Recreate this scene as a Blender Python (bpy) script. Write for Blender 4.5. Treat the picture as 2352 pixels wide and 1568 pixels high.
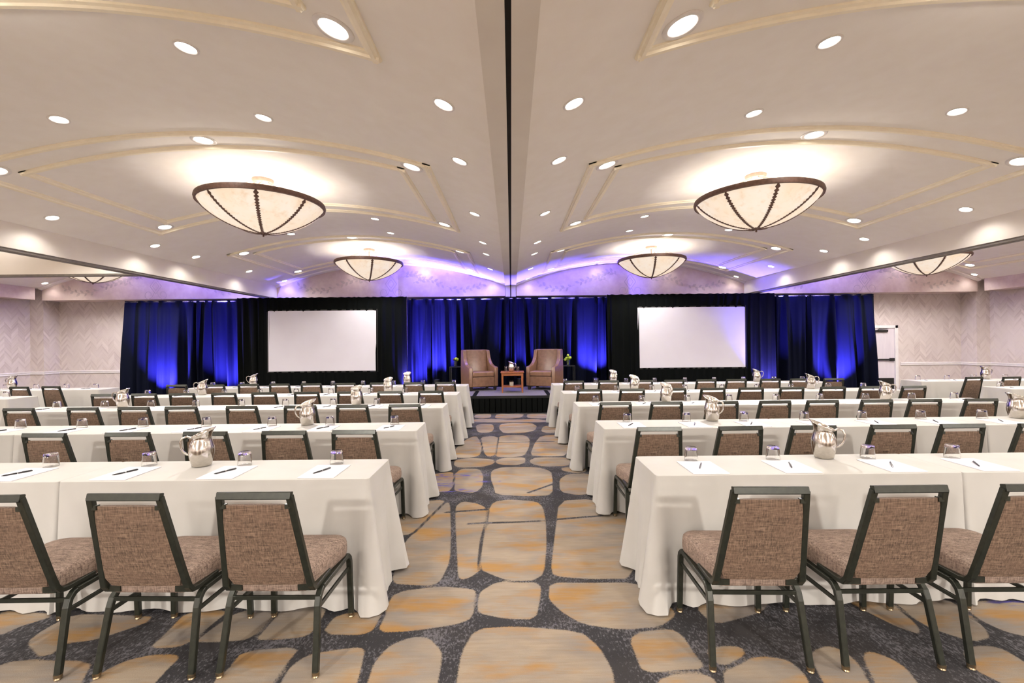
import bpy, bmesh, math, random
import numpy as np
from mathutils import Matrix, Vector

for o in list(bpy.data.objects):
    bpy.data.objects.remove(o, do_unlink=True)
scene = bpy.context.scene
COL = scene.collection
PI = math.pi
rnd = random.Random(7)

# ------------------------------------------------------------------ camera, world, exposure
cam_data = bpy.data.cameras.new('camera')
cam_data.sensor_width = 36.0
cam_data.lens = 16.0
cam_data.clip_start = 0.05
cam = bpy.data.objects.new('camera', cam_data)
COL.objects.link(cam)
cam.matrix_world = (Matrix.Translation((0, 0, 1.56)) @ Matrix.Rotation(-0.0019, 4, 'Z')
                    @ Matrix.Rotation(PI / 2 + 0.0019, 4, 'X') @ Matrix.Rotation(-0.0098, 4, 'Z'))
scene.camera = cam
world = bpy.data.worlds.new('world')
scene.world = world
world.use_nodes = True
world.node_tree.nodes['Background'].inputs[0].default_value = (0.9, 0.8, 0.7, 1)
world.node_tree.nodes['Background'].inputs[1].default_value = 0.0
scene.view_settings.view_transform = 'Standard'
scene.view_settings.look = 'None'
scene.view_settings.gamma = 1.0
scene.view_settings.use_curve_mapping = False
scene.view_settings.exposure = 0.82

# lamp settings of the room
WARM = (1.0, 0.94, 0.88)
P_SMALL, P_BIG, P_CHAND, P_GLOW, P_BLUE = 10.0, 14.0, 19.0, 270.0, 2900.0
BLUE = (0.12, 0.09, 1.0)

# ------------------------------------------------------------------ room dimensions (metres)
XB, BW = 6.52, 0.20            # side beam inner face, beam width
ZB = 2.855                     # beam / soffit underside
ZC = 3.14                      # centre beam underside
HC = 0.153                     # centre beam half width
SP, AP = 3.19, 3.80            # vault spring and crown
YS, YW = 12.70, 13.25          # soffit face, far wall
XO, XW = 13.06, 13.50          # side soffit face, side wall
YR = -9.6                      # rear wall
PER = 4.62                     # bay period
PC = [1.565, 6.185, 10.805]    # panel centres in and just above the frame
ADDED_REAR = [-7.675, -3.055]       # room goes on behind the camera; unseen chandeliers added to light table fronts
BAYS = [(-XO, -XB - BW), (-XB, -HC), (HC, XB), (XB + BW, XO)]

def zv(x):
    for a, b in BAYS:
        if a - 1e-6 <= x <= b + 1e-6:
            c, w = (a + b) / 2, (b - a) / 2
            return SP + (AP - SP) * (1 - ((x - c) / w) ** 2)
    return SP
def nv(x):                     # downward normal of the vault
    e = 1e-3
    s = (zv(x + e) - zv(x - e)) / (2 * e)
    return Vector((s, 0, -1)).normalized()

# ------------------------------------------------------------------ materials
def lin(c):
    return tuple((v / 255 / 12.92) if v / 255 <= 0.04045 else ((v / 255 + 0.055) / 1.055) ** 2.4 for v in c)
class NT:
    def __init__(s, name):
        m = bpy.data.materials.new(name); m.use_nodes = True
        s.m = m; s.nt = m.node_tree; s.b = s.nt.nodes['Principled BSDF']
    def n(s, t, **kw):
        nd = s.nt.nodes.new(t)
        for k, v in kw.items():
            if k in ('operation', 'blend_type', 'data_type', 'noise_dimensions', 'attribute_name', 'feature', 'wave_type', 'bands_direction'):
                setattr(nd, k, v)
        return nd
    def l(s, a, b): s.nt.links.new(a, b)
    def math(s, op, a, b=None, clamp=False):
        nd = s.n('ShaderNodeMath', operation=op); nd.use_clamp = clamp
        for i, v in enumerate((a, b)):
            if v is None: continue
            if isinstance(v, (int, float)): nd.inputs[i].default_value = v
            else: s.l(v, nd.inputs[i])
        return nd.outputs[0]
    def mix(s, f, a, b, mode='MIX'):
        nd = s.n('ShaderNodeMix', data_type='RGBA', blend_type=mode)
        for i, v in ((0, f), (6, a), (7, b)):
            if isinstance(v, (int, float)): nd.inputs[i].default_value = v
            elif isinstance(v, tuple): nd.inputs[i].default_value = (*v, 1) if len(v) == 3 else v
            else: s.l(v, nd.inputs[i])
        return nd.outputs[2]
    def noise(s, scale, vec=None, detail=3, rough=0.5):
        nd = s.n('ShaderNodeTexNoise'); nd.inputs['Scale'].default_value = scale
        nd.inputs['Detail'].default_value = detail; nd.inputs['Roughness'].default_value = rough
        if vec is not None: s.l(vec, nd.inputs['Vector'])
        return nd.outputs[0]
    def pos(s): return s.n('ShaderNodeNewGeometry').outputs['Position']
    def obj(s): return s.n('ShaderNodeTexCoord').outputs['Object']
    def sc(s, vec, v):
        nd = s.n('ShaderNodeVectorMath', operation='MULTIPLY'); s.l(vec, nd.inputs[0]); nd.inputs[1].default_value = v
        return nd.outputs[0]
    def ramp(s, f, lo, hi):
        nd = s.n('ShaderNodeMapRange'); s.l(f, nd.inputs[0]); nd.inputs[1].default_value = lo; nd.inputs[2].default_value = hi
        return nd.outputs[0]
    def bump(s, h, strength, dist=0.01):
        nd = s.n('ShaderNodeBump'); nd.inputs['Strength'].default_value = strength; nd.inputs['Distance'].default_value = dist
        s.l(h, nd.inputs['Height']); s.l(nd.outputs[0], s.b.inputs['Normal'])
    def base(s, c, rough=0.6, metal=0.0):
        if isinstance(c, tuple): s.b.inputs['Base Color'].default_value = (*c, 1)
        else: s.l(c, s.b.inputs['Base Color'])
        s.b.inputs['Roughness'].default_value = rough; s.b.inputs['Metallic'].default_value = metal
def noisy(name, c1, c2, scale, rough=0.6, metal=0.0, bump=0.0, stretch=(1, 1, 1), detail=3, coord='obj', lo=0.3, hi=0.7):
    t = NT(name); v = t.sc(t.obj() if coord == 'obj' else t.pos(), stretch)
    f = t.noise(scale, v, detail)
    t.base(t.mix(t.ramp(f, lo, hi), lin(c1), lin(c2)), rough, metal)
    if bump: t.bump(f, bump)
    return t.m
M = {}
M['ceiling'] = noisy('ceiling_plaster', (247, 243, 237), (244, 239, 232), 6, 0.85, bump=0.0, coord='pos')
M['beam'] = noisy('beam_plaster', (230, 224, 215), (225, 218, 209), 3, 0.85, coord='pos')
M['trim'] = noisy('cream_moulding', (252, 244, 222), (248, 238, 214), 14, 0.5, coord='pos')
M['white_trim'] = noisy('white_paint', (226, 222, 222), (216, 212, 212), 9, 0.45, coord='pos')
M['track'] = noisy('grey_track', (128, 122, 114), (112, 106, 100), 20, 0.5)
M['slot'] = noisy('dark_slot', (26, 22, 20), (16, 14, 12), 20, 0.8)
M['black_metal'] = noisy('black_metal', (22, 24, 22), (14, 15, 14), 30, 0.35)
M['frame'] = noisy('chair_frame_paint', (48, 50, 42), (38, 40, 34), 40, 0.30, metal=0.35)
M['brass'] = noisy('brass_glide', (150, 132, 104), (120, 104, 82), 30, 0.3, metal=0.9)
M['cloth'] = noisy('white_tablecloth', (173, 170, 165), (168, 165, 159), 5, 0.8, coord='pos')
M['board'] = noisy('table_board', (150, 130, 105), (130, 110, 88), 8, 0.6, stretch=(1, 8, 1))
M['paper'] = noisy('paper', (214, 212, 218), (210, 208, 214), 10, 0.7)
M['pen'] = noisy('pen_plastic', (26, 24, 26), (16, 15, 16), 30, 0.3)
M['silver'] = noisy('pen_silver', (190, 190, 190), (160, 160, 160), 30, 0.25, metal=1.0)
M['steel'] = noisy('brushed_steel', (214, 208, 200), (196, 190, 182), 60, 0.17, metal=1.0, stretch=(1, 1, 6))
M['screen'] = noisy('projection_screen_white', (204, 201, 208), (201, 197, 204), 2, 0.75, coord='pos')
M['leather'] = noisy('tan_leather', (132, 99, 76), (114, 84, 64), 14, 0.30, bump=0.06)
M['dark_wood'] = noisy('dark_wood', (34, 26, 22), (24, 18, 16), 10, 0.4, stretch=(1, 1, .2))
M['oak'] = noisy('cherry_wood', (156, 92, 50), (136, 76, 38), 9, 0.4, stretch=(1, 6, 6))
M['stage_carpet'] = noisy('stage_carpet', (118, 112, 118), (92, 88, 94), 60, 0.95, detail=6)
M['pot'] = noisy('concrete_pot', (176, 166, 150), (150, 142, 128), 18, 0.8)
M['leaf'] = noisy('leaf_green', (150, 180, 50), (84, 120, 36), 22, 0.5)
M['leaf_dark'] = noisy('leaf_dark', (60, 66, 40), (84, 40, 40), 20, 0.5)
M['bloom'] = noisy('bloom_yellow_green', (200, 214, 70), (150, 176, 46), 40, 0.6)
M['lamp_iron'] = noisy('lamp_iron', (112, 84, 72), (86, 62, 52), 25, 0.55, metal=0.0)
M['lamp_canopy'] = noisy('lamp_canopy', (196, 166, 150), (178, 148, 134), 18, 0.5)
M['ring'] = noisy('downlight_trim', (232, 228, 224), (222, 218, 214), 20, 0.4)
M['door'] = noisy('door_paint', (214, 206, 212), (204, 196, 204), 4, 0.5, stretch=(3, 3, .4))
M['par'] = M['black_metal']

def emis(name, col, strength, vein=False):
    t = NT(name)
    t.base(tuple(col), 0.5)
    if vein:
        v = t.obj(); f = t.noise(3.0, v, 5, 0.6); f2 = t.noise(11.0, v, 4, 0.6)
        c = t.mix(t.ramp(f, 0.35, 0.65), (1.0, 0.78, 0.56), (1.0, 0.88, 0.74))
        c = t.mix(t.ramp(f2, 0.52, 0.75), c, (0.84, 0.58, 0.36))
        t.l(c, t.b.inputs['Emission Color'])
    else:
        t.b.inputs['Emission Color'].default_value = (*col, 1)
    t.b.inputs['Emission Strength'].default_value = strength
    return t.m
M['lens'] = emis('lit_downlight_lens', (1.0, 0.93, 0.84), 9.0)
M['bowl'] = emis('lit_alabaster', (0.40, 0.35, 0.30), 0.44, True)
M['blue_lens'] = emis('lit_blue_lens', (0.2, 0.2, 1.0), 8.0)

def m_glass():
    t = NT('clear_glass'); t.base((1, 1, 1), 0.0)
    t.b.inputs['Transmission Weight'].default_value = 1.0; t.b.inputs['IOR'].default_value = 1.45
    return t.m
M['glass'] = m_glass()

def m_tweed(name, a, b, c):
    t = NT(name); v = t.obj()
    n1 = t.noise(170, t.sc(v, (1, 1, 0.10)), 2, 0.7)
    n2 = t.noise(170, t.sc(v, (0.10, 0.4, 1)), 2, 0.7)
    n3 = t.noise(9, v, 2)
    f = t.math('MULTIPLY', t.math('ADD', n1, n2), 0.5)
    col = t.mix(t.ramp(f, 0.38, 0.62), lin(a), lin(b))
    col = t.mix(t.math('MULTIPLY', t.ramp(n3, 0.45, 0.75), 0.5), col, lin(c))
    t.base(col, 0.9); t.bump(f, 0.25, 0.004)
    return t.m
M['tweed'] = m_tweed('brown_tweed', (66, 50, 38), (122, 100, 82), (100, 78, 63))
M['tweed_seat'] = m_tweed('seat_tweed', (84, 68, 58), (148, 128, 114), (120, 99, 88))

def m_drape(name, c):
    t = NT(name); v = t.obj()
    f = t.noise(160, v, 2)
    t.base(t.mix(f, lin(c), lin(tuple(int(k * 0.7) for k in c))), 0.65)
    t.b.inputs['Specular IOR Level'].default_value = 0.08
    t.b.inputs['Roughness'].default_value = 0.9
    return t.m
M['drape'] = m_drape('navy_black_velour', (9, 13, 30))
M['drape_black'] = m_drape('black_velour', (8, 11, 10))
M['skirt'] = m_drape('black_skirt', (10, 12, 11))

def m_wall():
    t = NT('chevron_wallpaper'); p = t.pos()
    sx = t.n('ShaderNodeSeparateXYZ'); t.l(p, sx.inputs[0])
    u = t.math('ADD', sx.outputs[0], sx.outputs[1]); z = sx.outputs[2]
    per = 0.34
    fr = t.math('FRACT', t.math('DIVIDE', t.math('ADD', u, 60.0), per))
    zig = t.math('ABSOLUTE', t.math('SUBTRACT', fr, 0.5))           # 0.5 .. 0 .. 0.5
    colid = t.math('FLOOR', t.math('DIVIDE', t.math('ADD', u, 60.0), per))
    w = t.math('DIVIDE', t.math('SUBTRACT', z, t.math('MULTIPLY', zig, -0.40)), 0.075)
    band = t.math('FLOOR', w)
    half = t.math('GREATER_THAN', fr, 0.5)
    cb = t.n('ShaderNodeCombineXYZ'); t.l(t.math('ADD', colid, t.math('MULTIPLY', half, 0.37)), cb.inputs[0]); t.l(band, cb.inputs[1])
    wn = t.n('ShaderNodeTexWhiteNoise'); t.l(cb.outputs[0], wn.inputs['Vector'])
    mask = t.noise(1.6, p, 3)
    edge = t.math('LESS_THAN', t.math('FRACT', w), 0.16)
    c = t.mix(wn.outputs['Value'], lin((214, 204, 200)), lin((188, 175, 172)))
    c = t.mix(t.math('MULTIPLY', edge, 0.30), c, lin((226, 216, 212)))
    c = t.mix(t.ramp(mask, 0.35, 0.72), c, lin((208, 198, 194)))
    t.base(c, 0.7)
    return t.m
M['wall'] = m_wall()

def m_soffit():
    t = NT('mottled_soffit_paper'); p = t.pos()
    f = t.noise(2.2, p, 5, 0.65); g = t.noise(14, p, 4, 0.6)
    c = t.mix(t.ramp(f, 0.35, 0.7), lin((222, 206, 198)), lin((196, 172, 170)))
    c = t.mix(t.math('MULTIPLY', t.ramp(g, 0.45, 0.7), 0.4), c, lin((206, 188, 180)))
    t.base(c, 0.75)
    return t.m
M['soffit'] = m_soffit()
M['motif'] = noisy('stencil_print', (182, 166, 162), (196, 179, 175), 12, 0.8, coord='pos')

def m_carpet():
    t = NT('patterned_carpet'); p = t.pos()
    at = t.n('ShaderNodeAttribute', attribute_name='cell').outputs['Fac']
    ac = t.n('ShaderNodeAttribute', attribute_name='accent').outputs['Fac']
    fine = t.noise(120, t.sc(p, (1, 1, 1)), 2, 0.6)
    edge = t.math('ADD', at, t.math('MULTIPLY', t.math('SUBTRACT', fine, 0.5), 0.020))
    inside = t.ramp(edge, -0.003, 0.006)
    streak = t.noise(2.6, t.sc(p, (0.7, 1.9, 1)), 4, 0.55)
    streak2 = t.noise(34, t.sc(p, (0.16, 1.6, 1)), 3, 0.6)
    gold = t.ramp(t.math('ADD', streak, t.math('MULTIPLY', t.math('SUBTRACT', streak2, 0.5), 0.22)), 0.49, 0.66)
    ga = t.noise(3.1, t.sc(p, (0.8, 1.6, 1)), 3)
    c = t.mix(t.ramp(ga, 0.38, 0.66), lin((146, 132, 113)), lin((122, 115, 108)))
    c = t.mix(t.math('MULTIPLY', gold, 0.85), c, lin((158, 114, 40)))
    c = t.mix(t.math('MULTIPLY', t.ramp(streak2, 0.38, 0.68), 0.34), c, lin((120, 98, 78)))
    sp = t.noise(72, t.sc(p, (1, 0.55, 1)), 4, 0.75)
    big = t.noise(3.4, p, 3, 0.6)
    spk = t.ramp(t.math('ADD', sp, t.math('MULTIPLY', t.math('SUBTRACT', big, 0.5), 0.55)), 0.50, 0.62)
    d = t.mix(spk, lin((24, 24, 29)), lin((92, 90, 95)))
    hue = t.noise(2.0, p, 2)
    d = t.mix(t.math('MULTIPLY', t.ramp(hue, 0.45, 0.7), 0.4), d, lin((52, 45, 40)))
    c = t.mix(inside, d, c)
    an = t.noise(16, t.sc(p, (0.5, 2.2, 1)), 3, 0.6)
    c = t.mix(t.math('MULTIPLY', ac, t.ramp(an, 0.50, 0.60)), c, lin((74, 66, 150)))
    pile = t.noise(300, p, 2, 0.7)
    c = t.mix(t.math('MULTIPLY', t.ramp(pile, 0.3, 0.8), 0.25), c, lin((70, 60, 52)))
    t.base(c, 0.95); t.bump(pile, 0.4, 0.006)
    return t.m
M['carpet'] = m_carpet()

# ------------------------------------------------------------------ mesh helpers
class MB:
    def __init__(s): s.v = []; s.f = []
    def add(s, vs, fs):
        k = len(s.v); s.v += [tuple(p) for p in vs]; s.f += [tuple(i + k for i in f) for f in fs]
        return s
    def box(s, x0, x1, y0, y1, z0, z1):
        return s.add([(x0, y0, z0), (x1, y0, z0), (x1, y1, z0), (x0, y1, z0), (x0, y0, z1), (x1, y0, z1), (x1, y1, z1), (x0, y1, z1)],
                     [(0, 3, 2, 1), (4, 5, 6, 7), (0, 1, 5, 4), (1, 2, 6, 5), (2, 3, 7, 6), (3, 0, 4, 7)])
    def loft(s, rings, closed=True, cap=True):
        n = len(rings[0]); vs = [p for r in rings for p in r]; fs = []
        for i in range(len(rings) - 1):
            for j in range(n if closed else n - 1):
                a = i * n + j; b = i * n + (j + 1) % n
                fs.append((a, b, b + n, a + n))
        if cap and closed:
            fs.append(tuple(range(n - 1, -1, -1))); fs.append(tuple((len(rings) - 1) * n + j for j in range(n)))
        return s.add(vs, fs)
    def sweep(s, pts, w, h, side=(1, 0, 0), ch=0.25):
        """rectangular tube with chamfered edges along pts; side = width direction"""
        pts = [Vector(p) for p in pts]; rings = []; S = Vector(side).normalized()
        for i, p in enumerate(pts):
            if i == 0: t = pts[1] - p
            elif i == len(pts) - 1: t = p - pts[i - 1]
            else: t = (pts[i + 1] - p).normalized() + (p - pts[i - 1]).normalized()
            t.normalize(); n = t.cross(S).normalized(); sd = n.cross(t).normalized()
            k = 1.0
            if 0 < i < len(pts) - 1:
                c = (pts[i + 1] - p).normalized().dot(t); k = 1 / max(c, 0.5)
            a, b = w / 2, h / 2; c1 = min(w, h) * ch / 2
            sec = [(a, b - c1), (a - c1, b), (-a + c1, b), (-a, b - c1), (-a, -b + c1), (-a + c1, -b), (a - c1, -b), (a, -b + c1)]
            rings.append([p + sd * q[0] + n * (q[1] * k) for q in sec])
        return s.loft(rings)
    def tube(s, pts, r, n=8):
        pts = [Vector(p) for p in pts]; rings = []; ref = Vector((0, 0, 1))
        for i, p in enumerate(pts):
            t = (pts[min(i + 1, len(pts) - 1)] - pts[max(i - 1, 0)]).normalized()
            a = t.cross(ref)
            if a.length < 1e-3: a = t.cross(Vector((0, 1, 0.01)))
            a.normalize(); b = t.cross(a)
            rr = r[i] if isinstance(r, (list, tuple)) else r
            rings.append([p + (a * math.cos(2 * PI * k / n) + b * math.sin(2 * PI * k / n)) * rr for k in range(n)])
        return s.loft(rings)
    def lathe(s, prof, n=24, c=(0, 0, 0), cap=False):
        rings = [[(c[0] + r * math.cos(2 * PI * k / n), c[1] + r * math.sin(2 * PI * k / n), c[2] + z) for k in range(n)] for r, z in prof]
        return s.loft(rings, cap=cap)
    def prism(s, poly, x0, x1, axis='X'):
        """extrude polygon (y,z) along X or (x,z) along Y or (x,y) along Z"""
        def P(a, b, t): return (t, a, b) if axis == 'X' else ((a, t, b) if axis == 'Y' else (a, b, t))
        return s.loft([[P(a, b, x0) for a, b in poly], [P(a, b, x1) for a, b in poly]])
    def mesh(s, name):
        me = bpy.data.meshes.new(name); me.from_pydata(s.v, [], s.f)
        bm = bmesh.new(); bm.from_mesh(me); bmesh.ops.recalc_face_normals(bm, faces=bm.faces); bm.to_mesh(me); bm.free()
        return me
    def build(s, name, mat, parent=None, smooth=False, bevel=0.0, flip=False):
        me = s.mesh(name); me.materials.append(M[mat] if isinstance(mat, str) else mat)
        if smooth:
            me.shade_smooth()
            if smooth is not True: me.set_sharp_from_angle(angle=smooth)
        o = bpy.data.objects.new(name, me); COL.objects.link(o)
        if parent is not None: o.parent = parent
        if bevel:
            b = o.modifiers.new('bevel', 'BEVEL'); b.width = bevel; b.segments = 2; b.limit_method = 'ANGLE'
        return o
def tag(o, label=None, cat=None, group=None, kind=None):
    if label: o['label'] = label
    if cat: o['category'] = cat
    if group: o['group'] = group
    if kind: o['kind'] = kind
    return o
def thing(name, label, cat, loc=(0, 0, 0), rz=0.0, group=None):
    o = bpy.data.objects.new(name, None); COL.objects.link(o); o.empty_display_size = 0.1
    o.location = loc; o.rotation_euler = (0, 0, rz)
    return tag(o, label, cat, group)
def kids(o): return [c for c in bpy.data.objects if c.parent == o]
def tree_of(o): return (o, [(c, [g for g in kids(c)]) for c in kids(o)])
def dup(tree, loc, rz, label, skip=()):
    root, ch = tree
    r = root.copy(); COL.objects.link(r); r.location = loc; r.rotation_euler = (0, 0, rz); r['label'] = label
    for c, gs in ch:
        k = c.copy(); COL.objects.link(k); k.parent = r
        for g in gs:
            if g.name.split('.')[0] in skip: continue
            q = g.copy(); COL.objects.link(q); q.parent = k
    return r
def struct(o): o['kind'] = 'structure'; return o
def lamp(name, kind, loc, power, color, parent=None, size=0.03, angle=1.7, blend=0.5, aim=(0, 0, -1)):
    d = bpy.data.lights.new(name, kind); d.energy = power; d.color = color; d.shadow_soft_size = size
    if kind == 'SPOT': d.spot_size = angle; d.spot_blend = blend
    o = bpy.data.objects.new(name, d); COL.objects.link(o)
    o.location = loc
    o.rotation_euler = Vector(aim).to_track_quat('-Z', 'Y').to_euler()
    if parent is not None: o.parent = parent
    return o

# ------------------------------------------------------------------ structure: floor with woven pattern
POLYS = [[(-0.2,2.47),(0.0,2.49),(0.35,2.44),(0.42,2.32),(0.45,2.16),(0.44,2.08),(0.41,1.95),(0.3,1.87),(-0.14,1.88),(-0.24,1.96),(-0.25,2.09),(-0.25,2.29)],[(-0.66,2.1),(-0.67,2.23),(-0.63,2.35),(-0.53,2.41),(-0.46,2.4),(-0.38,2.3),(-0.37,2.19),(-0.37,2.09),(-0.37,2.0),(-0.58,1.98),(-0.66,2.02)],[(-0.73,2.48),(-0.74,2.67),(-0.73,2.85),(-0.47,2.91),(-0.26,2.87),(-0.25,2.83),(-0.25,2.59),(-0.33,2.54),(-0.55,2.49)],[(-0.2,2.84),(-0.1,2.96),(0.13,2.95),(0.16,2.9),(0.14,2.74),(0.11,2.58),(-0.04,2.59),(-0.19,2.64),(-0.21,2.73)],[(0.25,2.94),(0.48,2.93),(0.78,2.93),(0.79,2.81),(0.9,2.67),(0.91,2.6),(0.79,2.5),(0.59,2.48),(0.39,2.53),(0.3,2.63),(0.25,2.72),(0.23,2.78)],[(-0.78,2.98),(-0.81,3.24),(-0.84,3.55),(-0.75,4.0),(-0.66,4.4),(-0.63,4.45),(-0.53,3.77),(-0.47,3.26),(-0.49,3.02),(-0.52,2.95),(-0.65,2.96)],[(-0.46,3.8),(-0.53,4.33),(-0.49,4.47),(-0.37,4.42),(-0.28,4.32),(-0.24,4.19),(-0.23,3.94),(-0.25,3.66),(-0.25,3.31),(-0.25,3.12),(-0.3,3.04),(-0.35,3.02),(-0.39,3.31)],[(-0.25,3.57),(-0.23,3.98),(-0.22,4.19),(-0.17,4.46),(-0.03,4.51),(0.22,4.45),(0.27,4.3),(0.27,3.97),(0.24,3.49),(0.19,3.07),(0.11,2.99),(-0.03,3.0),(-0.14,3.08),(-0.23,3.16)],[(0.47,4.46),(0.78,4.5),(1.06,4.11),(0.98,3.77),(0.79,3.01),(0.49,3.01),(0.28,3.05),(0.28,3.17),(0.34,3.58)],[(-0.98,3.82),(-0.99,4.17),(-0.91,4.48),(-0.69,4.52),(-0.7,4.38),(-0.76,4.08),(-0.82,3.78),(-0.88,3.72),(-0.97,3.74)],[(-0.23,5.2),(-0.24,5.55),(-0.12,5.69),(0.31,5.67),(0.45,5.49),(0.44,5.18),(0.39,4.65),(0.15,4.63),(-0.16,4.69),(-0.19,4.95)],[(-0.61,4.84),(-0.67,5.42),(-0.62,5.64),(-0.42,5.62),(-0.36,5.34),(-0.34,4.95),(-0.4,4.75),(-0.53,4.78)],[(-0.83,4.79),(-0.96,5.4),(-0.77,5.5),(-0.72,5.46),(-0.66,4.96),(-0.69,4.79)],[(0.51,4.75),(0.55,5.17),(0.66,5.36),(0.89,5.38),(0.91,5.16),(0.82,4.69),(0.66,4.65)],[(0.62,5.52),(0.62,5.64),(0.89,5.65),(0.88,5.48),(0.76,5.42)],[(-0.73,5.81),(-0.75,6.07),(-0.6,6.15),(-0.27,6.09),(-0.25,5.87),(-0.39,5.73),(-0.65,5.71)],[(-0.18,5.87),(-0.21,6.0),(-0.13,6.13),(0.11,6.17),(0.16,6.12),(0.15,5.9),(0.05,5.8),(-0.1,5.82)],[(0.26,5.85),(0.24,6.01),(0.34,6.16),(0.74,6.12),(0.74,5.92),(0.69,5.74),(0.4,5.72)],[(-0.79,6.35),(-0.82,6.77),(-0.72,7.38),(-0.61,7.61),(-0.53,7.24),(-0.46,6.65),(-0.47,6.29),(-0.6,6.18),(-0.75,6.21)],[(-0.45,7.11),(-0.5,7.5),(-0.33,7.61),(-0.23,7.42),(-0.23,6.98),(-0.24,6.33),(-0.32,6.24),(-0.38,6.43)],[(-0.22,6.33),(-0.23,6.98),(-0.2,7.56),(-0.04,7.66),(0.22,7.61),(0.27,7.27),(0.23,6.73),(0.15,6.26),(-0.04,6.2),(-0.19,6.23)],[(0.26,6.29),(0.37,7.07),(0.5,7.59),(0.92,7.64),(0.88,7.17),(0.74,6.24),(0.44,6.22)],[(-0.6,8.02),(-0.67,8.62),(-0.55,8.76),(-0.38,8.69),(-0.34,8.25),(-0.38,7.93),(-0.53,7.9)],[(-0.22,8.25),(-0.21,8.68),(-0.05,8.81),(0.36,8.78),(0.45,8.47),(0.39,8.05),(0.2,7.86),(-0.13,7.83)],[(0.52,7.97),(0.6,8.46),(0.84,8.39),(0.77,7.87),(0.62,7.81)],[(-0.77,9.0),(-0.76,9.31),(-0.33,9.28),(-0.05,9.16),(0.48,9.24),(0.71,9.02),(0.7,8.88),(-0.39,8.9)],[(-0.78,9.53),(-0.77,9.92),(-0.47,9.97),(-0.45,9.51),(-0.62,9.37)],[(-0.34,9.39),(-0.32,9.94),(0.25,9.9),(0.19,9.47),(-0.05,9.33)],[(0.33,9.46),(0.35,9.9),(0.76,9.87),(0.71,9.33),(0.42,9.35)],[(0.62,2.38),(0.7,2.44),(0.85,2.45),(0.88,2.39),(0.88,2.27),(0.9,2.18),(0.77,2.17),(0.62,2.16),(0.62,2.24)],[(0.98,2.29),(1.08,2.31),(1.15,2.3),(1.1,2.23),(1.02,2.18),(0.98,2.23)],[(1.0,2.15),(1.09,2.2),(1.22,2.23),(1.32,2.21),(1.34,2.13),(1.31,2.03),(1.2,1.94),(0.93,1.95)],[(0.67,2.08),(0.75,2.12),(0.87,2.12),(0.91,2.09),(0.87,2.0),(0.78,1.93),(0.62,1.98)],[(1.08,2.65),(1.17,2.7),(1.52,2.73),(1.42,2.63),(1.27,2.57),(1.11,2.52)],[(1.49,2.26),(1.59,2.3),(1.63,2.28),(1.64,2.23),(1.63,2.15),(1.59,2.06),(1.49,1.95),(1.4,1.98),(1.44,2.14)],[(1.73,2.23),(1.77,2.26),(1.82,2.22),(1.84,2.16),(1.81,2.06),(1.73,1.97),(1.62,1.99),(1.67,2.11)],[(2.24,2.25),(2.35,2.29),(2.43,2.28),(2.44,2.22),(2.43,2.13),(2.31,2.02),(2.22,2.05),(2.18,2.14)],[(2.0,2.73),(2.13,2.74),(2.24,2.68),(2.15,2.41),(2.09,2.47),(2.03,2.62)],[(2.25,2.72),(2.45,2.74),(2.6,2.68),(2.49,2.39),(2.36,2.35),(2.26,2.45),(2.24,2.56)],[(2.61,2.64),(2.81,2.69),(3.03,2.65),(2.71,2.37),(2.62,2.42),(2.59,2.53)],[(-2.56,2.42),(-2.58,2.51),(-2.56,2.65),(-2.26,2.63),(-2.06,2.61),(-2.23,2.44),(-2.38,2.42),(-2.36,2.3)],[(-2.52,2.24),(-2.46,2.26),(-2.1,2.25),(-2.03,2.12),(-1.95,2.0),(-2.3,2.01)],[(-1.95,2.12),(-1.96,2.18),(-1.92,2.25),(-1.83,2.29),(-1.69,2.29),(-1.69,2.19),(-1.68,2.11),(-1.66,2.02),(-1.87,2.0)],[(-1.87,2.37),(-1.87,2.45),(-1.9,2.67),(-1.69,2.67),(-1.7,2.6),(-1.72,2.38)],[(-2.79,2.48),(-2.78,2.56),(-2.68,2.65),(-2.86,2.67),(-3.03,2.69)],[(-1.37,2.43),(-1.37,2.7),(-1.12,2.69),(-1.11,2.59),(-1.11,2.45),(-1.25,2.43)],[(-1.66,2.41),(-1.66,2.46),(-1.6,2.67),(-1.38,2.68),(-1.39,2.43)],[(-1.38,2.11),(-1.36,2.21),(-1.37,2.31),(-1.12,2.34),(-1.13,2.23),(-1.13,2.1),(-1.13,1.99),(-1.33,1.99)],[(-1.06,2.1),(-1.07,2.2),(-1.03,2.28),(-0.87,2.32),(-0.78,2.33),(-0.76,2.23),(-0.74,2.1),(-0.74,1.99),(-1.03,1.99)],[(-1.02,2.47),(-1.01,2.62),(-0.76,2.65),(-0.77,2.52),(-0.81,2.46)]]
CUTS = [((-0.39, 3.93), (0.24, 3.97)), ((0.35, 4.0), (0.80, 4.08)), ((0.16, 4.72), (0.44, 5.0)), ((-0.20, 7.1), (0.66, 7.15)), ((-0.62, 4.2), (-0.25, 4.26))]
def chaikin(p, it=1):
    p = np.array(p, float)
    for _ in range(it):
        q = np.roll(p, -1, 0)
        p = np.stack([0.82 * p + 0.18 * q, 0.18 * p + 0.82 * q], 1).reshape(-1, 2)
    return p
def seg_d(P, a, b):
    ab = b - a; t = np.clip(((P - a) @ ab) / max(ab @ ab, 1e-9), 0, 1)
    return np.linalg.norm(P - (a + t[:, None] * ab), axis=1)
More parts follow.
